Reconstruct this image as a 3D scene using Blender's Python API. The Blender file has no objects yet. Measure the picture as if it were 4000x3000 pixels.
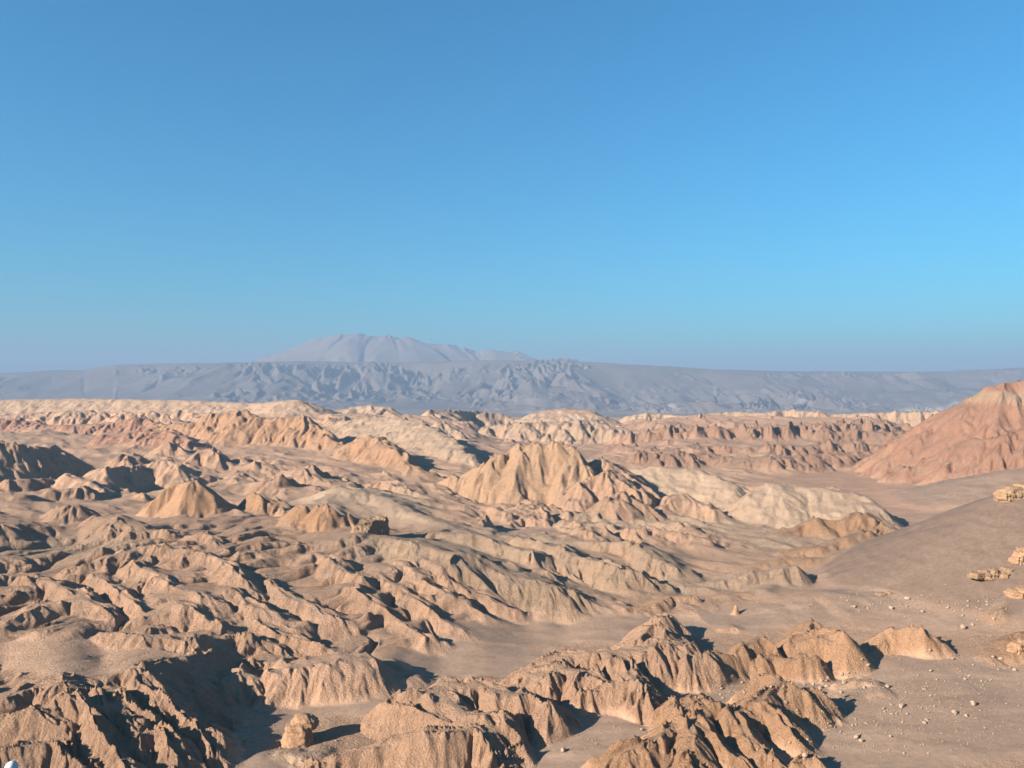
import bpy, bmesh, math, random
import numpy as np
from mathutils import Vector, Matrix

# ------------------------------------------------------------------ camera, sky, sun, exposure
F = 3100.0            # focal length in pixels of a 4000 px wide frame
KAP = F / 4828.0      # distances below are written for a longer lens and scaled by this
CAMZ = 100.0          # eye height above the valley floor (m)
SUN_AZ = math.radians(33)   # direction the light travels, turned from +X towards +Y
SUN_EL = math.radians(23.5)
scene = bpy.context.scene
col = scene.collection

cam_d = bpy.data.cameras.new('camera')
cam_d.sensor_width = 36.0
cam_d.lens = 36.0 * F / 4000.0
cam_d.clip_start = 0.5
cam_d.clip_end = 90000
cam = bpy.data.objects.new('camera', cam_d)
cam.location = (0, 0, CAMZ)
cam.rotation_euler = (math.radians(90), 0, 0)
col.objects.link(cam)
scene.camera = cam

world = bpy.data.worlds.new('World')
scene.world = world
world.use_nodes = True
wn = world.node_tree
bg = wn.nodes['Background']
sky = wn.nodes.new('ShaderNodeTexSky')
sky.sky_type = 'NISHITA'
sky.sun_disc = False
sky.sun_elevation = SUN_EL
# towards the sun: (-cos az, -sin az); Blender's rotation is measured from +Y clockwise
sky.sun_rotation = math.atan2(-math.cos(SUN_AZ), -math.sin(SUN_AZ)) % (2 * math.pi)
sky.altitude = 0
sky.air_density = 1.2
sky.dust_density = 0.5
sky.ozone_density = 10.0
tint = wn.nodes.new('ShaderNodeVectorMath')      # one even tint for the whole sky: thin dry high-altitude air
tint.operation = 'MULTIPLY'
tint.inputs[1].default_value = (.34, 1.06, 0.98)
wn.links.new(sky.outputs[0], tint.inputs[0])
wn.links.new(tint.outputs[0], bg.inputs[0])
bg.inputs[1].default_value = 0.05

sun_d = bpy.data.lights.new('sun', 'SUN')
sun_d.energy = 5.0
sun_d.angle = math.radians(0.5)
sun_d.color = (1.0, 0.93, 0.83)
sun = bpy.data.objects.new('sun', sun_d)
ldir = Vector((math.cos(SUN_AZ) * math.cos(SUN_EL), math.sin(SUN_AZ) * math.cos(SUN_EL), -math.sin(SUN_EL)))
sun.rotation_euler = ldir.to_track_quat('-Z', 'Y').to_euler()
sun.location = (-300, -200, 400)
col.objects.link(sun)

scene.view_settings.view_transform = 'Standard'
scene.view_settings.look = 'None'
scene.view_settings.gamma = 1.0
scene.view_settings.exposure = 1.8
scene.view_settings.use_curve_mapping = False
scene.render.engine = 'CYCLES'
scene.cycles.use_denoising = True
scene.cycles.max_bounces = 4
scene.cycles.diffuse_bounces = 1
scene.cycles.volume_bounces = 0
scene.cycles.volume_max_steps = 64

# ------------------------------------------------------------------ helpers: noise
f32 = np.float32
RS = np.random.RandomState(7)
_G = RS.rand(256, 256, 2).astype(f32)
_ANG = (RS.rand(256, 256) * 2 * np.pi).astype(f32)
_GX, _GY = np.cos(_ANG), np.sin(_ANG)

def gnoise(x, y):
    """gradient noise, about -0.7 .. 0.7"""
    x0 = np.floor(x); y0 = np.floor(y)
    fx = (x - x0).astype(f32); fy = (y - y0).astype(f32)
    ix = x0.astype(np.int32) & 255; iy = y0.astype(np.int32) & 255
    ix1 = (ix + 1) & 255; iy1 = (iy + 1) & 255
    u = fx * fx * fx * (fx * (fx * 6 - 15) + 10)
    v = fy * fy * fy * (fy * (fy * 6 - 15) + 10)
    a = _GX[ix, iy] * fx + _GY[ix, iy] * fy
    b = _GX[ix1, iy] * (fx - 1) + _GY[ix1, iy] * fy
    c = _GX[ix, iy1] * fx + _GY[ix, iy1] * (fy - 1)
    d = _GX[ix1, iy1] * (fx - 1) + _GY[ix1, iy1] * (fy - 1)
    ab = a + (b - a) * u
    cd = c + (d - c) * u
    return ab + (cd - ab) * v

def fbm(x, y, wl, octs=4, gain=0.5, seed=0.0):
    s = 0; a = 1.0
    for i in range(octs):
        k = 1.0 / wl
        s = s + a * gnoise(x * k + seed + 17.3 * i, y * k - seed * 1.7 + 9.1 * i)
        a *= gain; wl *= 0.5
    return s

def smooth(a, b, x):
    t = np.clip((x - a) / (b - a), 0, 1)
    return t * t * (3 - 2 * t)

def gully(x, y, dx, dy):
    """stripes that run along the fall line; (dx, dy) = unit vector across the slope.
    returns the stripe height (-1..1) and its derivative along (dx, dy)"""
    x0 = np.floor(x); y0 = np.floor(y)
    fx = (x - x0).astype(f32); fy = (y - y0).astype(f32)
    ix = x0.astype(np.int32); iy = y0.astype(np.int32)
    va = np.zeros_like(fx); vs = np.zeros_like(fx); wt = np.zeros_like(fx)
    for i in (-1, 0, 1):
        for j in (-1, 0, 1):
            h = _G[(ix + i) & 255, (iy + j) & 255]
            px = fx - i - h[..., 0]; py = fy - j - h[..., 1]
            d = px * px + py * py
            w = np.maximum(0, 1 - d / 2.0); w = w * w * w
            m = (px * dx + py * dy) * f32(2 * np.pi)
            va += np.cos(m) * w; vs -= np.sin(m) * w
            wt += w
    wt += 1e-6
    return va / wt, vs / wt

# ------------------------------------------------------------------ the lie of the land
# a control point is (px, py, v): a spot of the 4000 x 3000 view; v < 150 is its height in m, else its distance in m
# a v given as text is the height in m above the surrounding ground
def W(px, py, v):
    u = (px - 2000.0) / F
    if isinstance(v, str):
        f = CAMZ - (py - 1500.0) / F * _DS - base_height(np.array([u]), _DS)[:, 0] - float(v)
        k = int(np.argmax(f <= 0))
        t = f[k - 1] / (f[k - 1] - f[k])
        D = _DS[k - 1] + t * (_DS[k] - _DS[k - 1])
        return (u * D, D, CAMZ - (py - 1500.0) / F * D)
    if v < 150:
        D = (CAMZ - v) * F / (py - 1500.0)
        z = v
    else:
        D = v * KAP
        z = CAMZ - (py - 1500.0) / F * D
    return (u * D, D, z)
_DS = np.geomspace(262, 4500, 420) * KAP

BASE = [(1030,2950,0),(1150,2750,0),(1500,2700,1),(1850,2560,0),(2250,2850,0),(2650,2700,0),(3500,2800,1),(3950,2900,2),
 (3950,2600,3),(3300,2620,0),(2200,2420,0),(2600,2400,0),(3100,2400,2),(2000,2480,0),(2350,2480,0),(3000,2950,0),(3500,2400,4),
 (4200,2500,6),(4300,2900,4),(3800,2420,5),(4100,2300,10),
 (-300,2900,12),(0,2950,9),(300,2950,7),(550,2970,4.5),(860,2970,0.5),(0,2760,13),(250,2720,14),(500,2660,13),(640,2720,9),(820,2800,3),(940,2820,.5),(400,2830,9.5),(640,2870,5.5),(0,2600,11.5),(400,2570,11),(800,2620,6),(950,2680,1),(-300,2500,18),
 (0,2350,17),(500,2400,13.5),(900,2450,10),(1300,2500,5),(1550,2450,5),(1720,2560,0),
 (0,2150,25),(500,2150,24.5),(900,2200,22),(1300,2250,17),(1600,2250,15),(1900,2350,6),(2050,2400,1),
 (0,2070,28),(600,2080,27),(1000,2080,26),(1400,2090,25),(1750,2160,18.5),(2100,2230,10.5),(2350,2310,4),(-300,2100,29),
 (0,2000,23),(600,1990,20),(1000,2030,22),(1500,2060,18),(-300,1950,22),
 (0,1900,20),(500,1910,15),(900,1900,18),(1200,1890,19),
 (1700,1960,12),(2100,2020,7),(2500,2010,2),(2000,2090,8),(2700,2150,3),(2400,2130,5),(3000,2100,1),(3300,2060,0),(2800,2260,2),(3150,2250,2),
 (3600,2080,-1),(3600,1980,0),(3500,1930,0),(3300,1880,0),(3600,1880,2),(3100,1850,0),(4200,1900,10),(2800,1900,0),(2300,1900,4),
 (600,1800,20),(100,1800,20),(1200,1800,20),(1500,1850,17),(1700,1880,13),(-300,1800,22),
 (2200,1720,0),(1900,1700,0),(2400,1750,0),(2800,1800,0),(3200,1800,0),(3600,1780,0),(2700,1720,16),(3200,1720,16),(2600,1655,2200),(3000,1655,2200),(3400,1655,2200),
 (0,1650,2100),(600,1650,2100),(1200,1650,2100),(1700,1650,2300),
 (-300,1600,3300),(600,1620,3600),(1500,1635,3300),(2500,1645,3300),(3300,1640,3300),(4300,1640,3300),
 (0,1620,5200),(1300,1622,5200),(2600,1625,5200),(4000,1620,5200),
 (0,3500,0),(1000,3500,0),(2000,3500,0),(3000,3500,0),(4000,3500,0)]

def _c(r, g, b): return (r * .70, g * .69, b * .675)
C_TAN = _c(.465,.288,.188); C_ORG = _c(.43,.252,.148); C_PALE = _c(.425,.290,.195); C_RED = _c(.385,.208,.135); C_HRIDGE = _c(.44,.28,.175)
C_GREY = _c(.315,.212,.148); C_BROWN = _c(.365,.215,.138); C_ROSE = _c(.40,.242,.160); C_DUST = _c(.44,.288,.186); C_DUNE = _c(.195,.130,.094); C_DUNE2 = _c(.26,.172,.122)

# landforms: (name, label, colour, erosion, [polylines]); polyline = (slope far, slope near, crest radius, [points])
# drawn left to right, so "far" is the side away from the viewer
L = []
def land(name, label, colour, ero, *polys):
    L.append((name, label, colour, ero, polys))

# ---- far range of the badlands
land('mesa', 'long flat tan mesa on the left skyline with a dark right shoulder', C_DUST, 0.13,
 (.30,.34,14,[(-400,1560,2500),(0,1562,2500),(330,1557,2500),(700,1563,2450),(1000,1575,2400),(1110,1566,2350),(1150,1562,2300)]),
 (.5,.62,6,[(1150,1562,2300),(1205,1590,2450),(1260,1632,2580),(1330,1690,2720)]))
land('ridge', 'pale cream rock ridge in front of the plain, left of centre', C_PALE, 0.8,
 (.5,.34,8,[(1310,1605,2650),(1370,1590,2650),(1440,1581,2650),(1500,1590,2600),(1530,1615,2550)]),
 (.7,.30,8,[(1400,1632,1750),(1560,1628,1650),(1640,1650,1560),(1740,1700,1450),(1800,1745,1370),(1850,1790,1300)]),
 (.8,.5,4,[(1730,1645,1750),(1800,1690,1700),(1830,1720,1650)]))
land('ridge', 'dark crag ridge with castle-like columns on the centre skyline', C_DUST, 1.0,
 (.6,.40,5,[(1640,1640,2450),(1690,1601,2500),(1740,1606,2560)]),
 (.6,2.0,3,[(1690,1602,2500),(1760,1603,2650),(1840,1604,2800),(1900,1606,2950)]),
 (.5,.6,5,[(1890,1608,2800),(1960,1614,2850),(2010,1640,2800)]))
land('hill', 'smooth pale dome on the centre skyline', C_PALE, 0.35,
 (.4,.36,26,[(2090,1630,2500),(2150,1602,2500),(2210,1597,2500),(2270,1600,2480),(2320,1625,2450),(2370,1650,2400)]))
land('ridge', 'broken cream rocks in front of the pale skyline dome', C_PALE, 1.2,
 (.5,.42,5,[(1900,1668,2250),(1980,1655,2250),(2060,1650,2200),(2160,1650,2200),(2260,1640,2150),(2320,1640,2150),(2400,1668,2100),(2520,1690,2050)]))
land('ridge', 'long jagged grey and cream escarpment on the right skyline', C_PALE, 1.1,
 (.45,.9,3,[(2440,1630,2700),(2520,1612,2600),(2600,1616,2600),(2680,1625,2550),(2760,1615,2500),(2870,1607,2500),(2980,1612,2450),(3080,1602,2450),(3180,1608,2400),(3250,1618,2400),(3340,1613,2350),(3500,1610,2300),(3700,1606,2250),(3740,1640,2150)]))
land('ridge', 'fluted rose badland spurs below the right skyline escarpment', C_ROSE, 1.9,
 (.5,.42,4,[(2560,1730,1950),(2680,1700,1950),(2800,1695,1950),(2880,1705,1900),(2960,1710,1850),(3080,1700,1850),(3200,1690,1850),(3330,1680,1850),(3480,1690,1800),(3560,1730,1700)]),
 (.5,.40,4,[(2420,1790,'9'),(2500,1770,'14'),(2640,1770,'16'),(2760,1775,'15'),(2880,1790,'13'),(3000,1785,'15'),(3120,1780,'16'),(3260,1770,'17'),(3380,1765,'14')]),
 (.5,.55,3,[(2480,1700,'12'),(2600,1672,'18'),(2720,1668,'19'),(2830,1676,'17'),(2940,1668,'19'),(3060,1662,'20'),(3180,1660,'20'),(3300,1656,'20'),(3420,1655,'19'),(3560,1672,'14')]),
 (.5,.55,3,[(2600,1755,'11'),(2700,1738,'15'),(2800,1742,'15'),(2910,1748,'14'),(3020,1738,'16'),(3130,1742,'15'),(3240,1732,'17'),(3360,1728,'16'),(3460,1745,'11')]),
 (.5,.40,3,[(2360,1760,'8'),(2420,1740,'14'),(2540,1745,'12')]))
land('red_hill', 'big red hill with a pale cliff band rising at the right edge', C_RED, 1.35,
 (.5,.62,7,[(3440,1830,1330),(3560,1755,1360),(3640,1700,1370),(3730,1640,1360),(3800,1585,1350),(3850,1545,1340),(3880,1516,1330),(3930,1503,1320),(4000,1497,1320),(4300,1490,1320)]),
 (.6,.55,5,[(3500,1850,1250),(3620,1800,1250),(3720,1760,1230),(3820,1730,1200),(3950,1700,1180),(4200,1640,1180)]))
# ---- left, mid distance
land('ridge', 'fluted orange badland ridge below the left mesa', C_ORG, 1.15,
 (.6,.58,4,[(560,1700,1560),(640,1660,1580),(760,1650,1580),(860,1614,1580),(950,1602,1560),(1000,1632,1540),(1080,1640,1530),(1170,1622,1520),(1225,1660,1480),(1290,1712,1430),(1360,1750,1380)]),
 (.6,.5,4,[(1340,1740,'10'),(1440,1706,'24'),(1475,1706,'25'),(1540,1758,'17'),(1600,1815,'9'),(1680,1850,'4')]))
land('ridge', 'low red ridge in front of the left mesa', C_RED, 1.0,
 (.5,.45,4,[(-300,1660,1800),(0,1640,1800),(60,1638,1800),(160,1660,1750),(260,1660,1750),(380,1655,1750),(480,1645,1720),(540,1630,1700),(600,1650,1680),(700,1670,1640)]),
 (.5,.45,4,[(420,1700,1500),(520,1690,1500),(640,1680,1480),(700,1700,1440),(760,1730,1400)]))
land('ridge', 'cream spurs along the foot of the left mesa', C_TAN, 0.8,
 (.5,.42,4,[(-200,1625,2000),(0,1622,2000),(120,1612,2000),(280,1605,2000),(420,1612,2000),(560,1610,1950),(700,1608,1950),(820,1616,1900)]))
land('ridge', 'shadowed ridge at the left edge, below the red ridge', C_TAN, 1.0,
 (.55,.62,3,[(-260,1700,950),(0,1732,1000),(70,1736,1015),(185,1750,1050),(225,1762,1075),(260,1785,1100),(320,1818,1140)]))
land('hill', 'curved ridge with a wide shadowed hollow, left of centre', C_TAN, 0.7,
 (.5,.70,4,[(330,1870,'10'),(393,1831,'18'),(452,1826,'18'),(560,1818,'17'),(642,1796,'20'),(692,1815,'16'),(730,1840,'10'),(815,1857,'5')]),
 (.55,.55,2,[(230,1872,930),(282,1846,930),(320,1872,915),(400,1905,890)]))
land('hill', 'tan peaks with dark right sides below the orange ridge', C_TAN, 1.2,
 (.55,.5,3,[(430,1810,'8'),(500,1778,'17'),(540,1800,'9')]),
 (.55,.5,3,[(590,1770,1330),(660,1728,1340),(700,1745,1340),(740,1770,1320)]),
 (.55,.5,3,[(760,1790,'6'),(815,1750,'18'),(860,1785,'11'),(910,1805,'6')]),
 (.5,.5,4,[(930,1830,'6'),(1010,1800,'13'),(1060,1830,'7')]),
 (.5,.45,5,[(1080,1870,'5'),(1140,1838,'11'),(1210,1831,'13'),(1250,1862,'9'),(1310,1900,'4')]),
 (.5,.45,4,[(1000,1890,'5'),(1090,1868,'10'),(1130,1890,'6')]))
land('butte', 'jagged-topped butte between two dark hollows, left of centre', C_ORG, 0.9,
 (.8,.75,2,[(610,1962,'6'),(669,1920,'13'),(690,1890,'18'),(741,1884,'19'),(762,1880,'20'),(780,1915,'14'),(845,1922,'12'),(885,1955,'6')]))
land('cone_hill', 'small smooth cone beside the jagged butte', C_ORG, 0.5,
 (.55,.75,1.5,[(500,1948,850),(538,1926,850),(570,1950,850)]))
land('hill', 'fluted brown mounds at the left edge above the hillside', C_TAN, 1.2,
 (.5,.6,3,[(-100,1890,900),(0,1888,890),(45,1876,890),(100,1868,900),(190,1870,930)]),
 (.5,.55,4,[(-150,1940,800),(0,1934,800),(90,1930,810),(150,1936,830)]),
 (.5,.5,4,[(200,1920,840),(255,1908,850),(316,1904,860),(370,1930,860)]),
 (.5,.6,2.5,[(200,1992,'4'),(285,1971,'9'),(300,1998,'4')]),
 (.5,.45,3,[(340,2050,'3'),(400,2018,'8'),(470,2020,'8'),(560,2050,'4')]),
 (.5,.45,4,[(-100,2060,'4'),(0,2048,'6'),(118,2042,'7'),(316,2062,'4')]))
land('ridge', 'dark-sided orange peaks in the middle of the picture, left of the boulder outcrop', C_ORG, 1.2,
 (.7,.7,2,[(990,1942,'9'),(1005,1925,'13'),(1040,1940,'11'),(1090,1965,'7'),(1150,1985,'4')]),
 (.7,.7,1.5,[(1130,2000,'5'),(1180,1984,'10'),(1215,2005,'5')]),
 (.7,.7,1.5,[(1220,2000,'6'),(1253,1979,'11'),(1290,2008,'5')]),
 (.5,.5,2,[(1240,2020,'4'),(1320,2012,'6'),(1400,2025,'4')]))
land('hill', 'smooth pale rock swell in the middle with a long shadow along its right side', C_PALE, 0.5,
 (.45,.30,7,[(1210,1975,'4'),(1330,1904,'12'),(1362,1918,'11'),(1416,1910,'12'),(1452,1920,'11'),(1520,1952,'10'),(1590,1995,'7'),(1680,2026,'5'),(1800,2070,'3')]))
# ---- centre, mid distance
land('ridge', 'fluted orange rock ridge in the middle of the valley', C_HRIDGE, 1.1,
 (.8,.72,2.5,[(1700,1890,1040),(1800,1860,1020),(1880,1830,1010),(1950,1782,1000),(2000,1772,1000),(2050,1738,1000),(2127,1741,1000),(2185,1728,1000),(2217,1750,990),(2240,1788,980),(2290,1822,970)]))
land('ridge', 'tilted brown and cream rock slabs right of the fluted orange ridge', C_TAN, 1.2,
 (.6,.5,3,[(2300,1830,990),(2360,1790,1020),(2400,1810,1010),(2440,1850,990),(2500,1895,960)]),
 (.6,.5,3,[(2270,1900,920),(2340,1852,940),(2385,1840,950),(2420,1880,930),(2480,1915,910)]),
 (.5,.5,2,[(2380,1960,860),(2430,1925,880),(2470,1950,880),(2520,1965,870)]))
land('rock_dome', 'smooth pale sloping rock dome right of centre', C_PALE, 0.3,
 (.7,.30,5,[(2450,1862,1080),(2490,1832,1080),(2545,1819,1080),(2610,1828,1070),(2740,1833,1060),(2795,1860,1030),(2830,1884,1010),(2890,1942,960)]),
 (.6,.5,3,[(2840,1905,1020),(2862,1890,1020),(2900,1912,1000),(2945,1945,980)]))
land('hill', 'pointed tan hill in front of the smooth pale dome', C_TAN, 0.9,
 (.5,.55,2.5,[(2560,1990,880),(2620,1945,900),(2678,1930,910),(2720,1955,900),(2800,1995,880)]))
land('rock_dome', 'pale rock dome with a sheer shadowed right end above the sandy flat', C_PALE, 0.6,
 (.8,.30,6,[(2900,1990,900),(2960,1920,920),(3030,1890,930),(3110,1898,930),(3200,1903,920),(3280,1915,905),(3340,1935,890),(3370,1965,870),(3385,2000,850),(3420,2040,835)]))
land('ridge', 'low orange crags running to the foot of the grey dune', C_ORG, 1.4,
 (.6,.5,2,[(3040,2075,790),(3120,2050,800),(3190,2020,810),(3240,2030,805),(3300,2025,805),(3370,2010,810),(3390,2040,795)]),
 (.6,.5,2,[(3400,2085,760),(3450,2050,775),(3500,2070,760),(3560,2085,745),(3620,2095,730)]),
 (.5,.42,3,[(3060,2150,700),(3200,2130,705),(3300,2095,715),(3400,2078,725),(3440,2100,715),(3520,2130,690)]),
 (.5,.42,2,[(2950,2200,660),(3080,2180,665),(3250,2175,660),(3380,2150,670)]))
# ---- the right: grey dune
land('sand_dune', 'smooth grey sand dune rising to the right edge', C_DUNE, 0.0,
 (.55,.48,2.5,[(3000,2300,5),(3150,2268,628),(3300,2196,640),(3400,2160,640),(3550,2095,630),(3700,2022,620),(3850,1955,610),(4000,1892,600),(4300,1780,590)]))
land('sand_dune', 'farther grey sand slope below the red hill', C_DUNE2, 0.0,
 (.3,.30,12,[(3560,1945,1060),(3700,1915,1060),(3850,1880,1050),(4000,1835,1040),(4300,1770,1030)]))
# ---- the big eroded hillside, left
land('hillside', 'pale slope ending in shadowed cliffs in the middle of the picture', C_PALE, 1.3,
 (.22,.62,4,[(1300,2110,'2'),(1470,2092,'4'),(1600,2120,'5'),(1780,2168,'7'),(1900,2200,'8'),(2000,2236,'9'),(2080,2262,'9'),(2170,2292,'8'),(2260,2330,'4')]),
 (.3,.8,2,[(1980,2090,'3'),(2100,2112,'6'),(2200,2150,'8'),(2300,2192,'8'),(2400,2222,'8'),(2500,2246,'7'),(2600,2290,'3')]),
 (.3,.8,2,[(2250,2115,'3'),(2400,2118,'7'),(2480,2120,'9'),(2540,2170,'8'),(2600,2205,'7'),(2680,2230,'4')]),
 (.3,.7,2,[(1700,2080,'3'),(1850,2085,'6'),(1950,2120,'6'),(2080,2160,'5')]),
 (.4,.6,2,[(2750,2280,'2'),(2860,2250,'5'),(3000,2225,'7'),(3070,2210,'9'),(3110,2240,'4')]))
land('hillside', 'gullied brown spurs descending the left hillside to the wash', C_TAN, 1.05,
 (.4,.75,1.1,[(1050,2262,'2'),(1130,2330,'3.2'),(1250,2392,'3.2'),(1335,2432,'2')]),
 (.4,.7,1.1,[(1000,2420,'2'),(1150,2484,'3.2'),(1300,2544,'2')]),
 (.4,.8,1.1,[(1380,2290,'2'),(1430,2330,'3.2'),(1560,2420,'3.2'),(1660,2490,'3.2'),(1705,2505,'2')]),
 (.4,.75,1.1,[(1560,2190,'2'),(1650,2262,'3.2'),(1760,2330,'3.2'),(1900,2405,'2')]),
 (.4,.75,1.1,[(1480,2240,'2'),(1600,2330,'3.2'),(1720,2410,'3.2'),(1810,2460,'2')]),
 (.4,.75,1.1,[(1640,2180,'2'),(1760,2250,'3.2'),(1860,2320,'3.2'),(2000,2390,'2')]),
 (.4,.75,1.1,[(280,2229,'2'),(407,2188,'3.2'),(497,2157,'3.2'),(542,2134,'3.2'),(646,2134,'3.2'),(760,2156,'3.2'),(860,2190,'3.2'),(930,2240,'3.2'),(985,2310,'2')]),
 (.4,.7,1.1,[(540,2190,'2'),(640,2260,'3.2'),(760,2330,'3.2'),(850,2380,'2')]),
 (.4,.7,1.1,[(380,2240,'2'),(480,2320,'3.2'),(560,2380,'2')]),
 (.4,.6,1.7,[(0,2440,'2'),(130,2370,'3.2'),(240,2345,'3.2'),(330,2352,'3.2'),(420,2400,'2')]),
 (.4,.6,1.7,[(-150,2260,'2'),(60,2240,'3.2'),(180,2262,'3.2'),(300,2330,'3.2'),(380,2370,'2')]),
 (.4,.6,1.7,[(416,2472,'2'),(500,2470,'3.2'),(705,2498,'3.2'),(860,2490,'3.2'),(1000,2482,'3.2'),(1090,2520,'2')]),
 (.4,.6,1.4,[(560,2400,'2'),(660,2350,'3.2'),(720,2370,'3.2'),(830,2430,'2')]),
 (.4,.6,1.4,[(820,2330,'2'),(900,2300,'3.2'),(1010,2370,'3.2'),(1130,2430,'2')]),
 (.5,.7,1.1,[(930,2170,'2'),(975,2150,'3.2'),(1050,2172,'2')]),
 (.5,.6,1.1,[(740,2095,'2'),(790,2084,'3.2'),(835,2090,'3.2'),(850,2110,'2')]),
 (.4,.7,1.1,[(1160,2200,'2'),(1230,2160,'3.2'),(1300,2190,'3.2'),(1420,2260,'2')]))
land('hillside', 'dark gullied slopes in the bottom left corner', C_TAN, 1.1,
 (.35,.45,1.5,[(-150,2800,'3'),(0,2738,'4'),(136,2690,'4'),(253,2668,'4'),(375,2648,'4'),(547,2618,'5'),(640,2582,'5'),(741,2548,'5'),(790,2560,'3')]),
 (.5,.62,1.2,[(547,2622,'5'),(600,2690,'5'),(680,2745,'5.5'),(750,2802,'5.5'),(800,2852,'5'),(860,2945,'3')]),
 (.5,.72,1,[(150,2800,'3'),(200,2757,'4'),(267,2728,'6'),(316,2776,'6'),(344,2832,'6'),(389,2884,'5'),(452,2930,'4'),(520,3010,'3')]),
 (.45,.6,1,[(430,2760,'3'),(560,2874,'5'),(640,2842,'6'),(690,2890,'5'),(725,2960,'3')]),
 (.45,.6,1,[(-80,2830,'3'),(30,2800,'4'),(136,2768,'5'),(185,2790,'4'),(230,2850,'3')]),
 (.45,.6,1,[(420,2690,'3'),(500,2760,'4'),(560,2800,'4'),(610,2850,'3')]),
 (.45,.6,1,[(300,2700,'3'),(380,2760,'4'),(440,2800,'3')]),
 (.5,.6,1,[(-50,2960,'3'),(60,2920,'4'),(180,2900,'4'),(260,2960,'3')]))
land('mound', 'rounded fluted mound with a wide shadow on the wash', C_TAN, 0.9,
 (.6,.6,6,[(1000,2668,4.6),(1095,2618,7.2),(1158,2592,8.4),(1217,2573,9.1),(1316,2562,9.5),(1388,2572,9.1)]),
 (.4,.4,2,[(1360,2590,7.6),(1480,2620,3.8),(1600,2640,1.9)]),
 (.5,.55,2,[(860,2660,6.1),(930,2610,7.6),(980,2640,6.1)]))
# ---- the foreground right of the wash
land('ridge', 'broken rock ridge with shadowed right faces at the bottom centre', C_TAN, 1.1,
 (.7,.75,4,[(1538,2768,4.6),(1615,2712,6.8),(1705,2682,8.0),(1741,2660,8.7),(1805,2674,8.4),(1859,2662,8.7),(1904,2682,8.4),(2000,2716,7.6),(2060,2708,8.0),(2145,2750,6.5)]),
 (.6,.75,4,[(1705,2690,8.0),(1723,2734,7.6),(1814,2788,7.2),(1895,2788,7.6),(1932,2852,5.7),(1990,2920,3.0)]),
 (.5,1.2,1,[(1538,2768,5.7),(1600,2760,6.5),(1670,2788,6.5),(1740,2830,5.3)]),
 (.4,.8,1.5,[(1270,2975,2.3),(1393,2930,4.2),(1452,2920,4.9),(1542,2902,5.7),(1700,2886,6.5),(1836,2842,7.2),(1890,2880,6.1),(1950,2960,3.0)]))
land('ridge', 'pale-topped fluted ridge block right of the wash', C_TAN, 1.2,
 (.55,.7,5,[(2081,2614,3.4),(2203,2570,6.1),(2298,2556,7.6),(2416,2542,9.1),(2497,2533,9.9),(2600,2512,10.6),(2655,2512,10.6),(2700,2552,8.4),(2732,2592,5.3)]),
 (.5,.8,1.2,[(2490,2502,8.0),(2533,2450,9.9),(2580,2445,10.3),(2588,2470,9.1)]),
 (.5,.7,1.2,[(2560,2432,7.6),(2590,2416,8.4),(2620,2430,6.8)]),
 (.6,.75,4,[(2045,2686,2.3),(2136,2630,5.7),(2203,2610,6.8),(2271,2632,6.5),(2325,2660,5.3),(2400,2690,4.2)]),
 (.5,.9,1.5,[(2294,2732,3.8),(2398,2692,6.1),(2484,2674,7.2),(2508,2684,7.2),(2520,2720,5.7)]),
 (.5,.6,2,[(2380,2560,8.4),(2440,2620,7.2),(2480,2670,7.2)]))
land('ridge', 'chain of steep fluted orange buttes between the ridge block and the conical butte', C_ORG, 1.1,
 (.6,.8,1.2,[(2723,2560,6.8),(2769,2553,7.2),(2850,2550,7.2),(2905,2508,9.1),(2965,2490,9.9),(2985,2510,8.4)]),
 (.6,.8,1.2,[(2970,2565,6.1),(3000,2553,6.5),(3050,2566,6.1),(3090,2571,6.1),(3118,2557,6.8),(3172,2580,5.7),(3200,2612,3.4)]))
land('butte', 'fluted conical butte with a grey sand top, left of two', C_ORG, 1.0,
 (.55,.7,1.5,[(3100,2510,7.9),(3150,2498,8.8),(3200,2478,10.2),(3262,2478,11.1),(3290,2484,11.1)]),
 (.6,.8,1.2,[(3280,2484,11.1),(3320,2530,7.9),(3360,2580,4.1)]),
 (.5,.5,2,[(3150,2465,7.4),(3194,2432,9.3),(3240,2455,7.4)]))
land('butte', 'fluted conical butte standing alone on the gravel, right of two', C_ORG, 1.0,
 (.6,.72,1.5,[(3447,2490,7.4),(3488,2462,9.8),(3540,2452,11.1),(3562,2448,11.6),(3585,2460,11.1),(3633,2494,8.3),(3680,2526,6.0),(3719,2556,3.3)]))
land('mound', 'low pale mound on the gravel beyond the bottom right ridge', C_TAN, 0.7,
 (.4,.42,1.2,[(3300,2672,1.9),(3335,2660,2.7),(3370,2655,3.0),(3416,2664,3.0),(3436,2690,2.3)]),
 (.3,.4,1,[(3320,2720,1.2),(3380,2700,1.8),(3440,2708,1.8)]))
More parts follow.
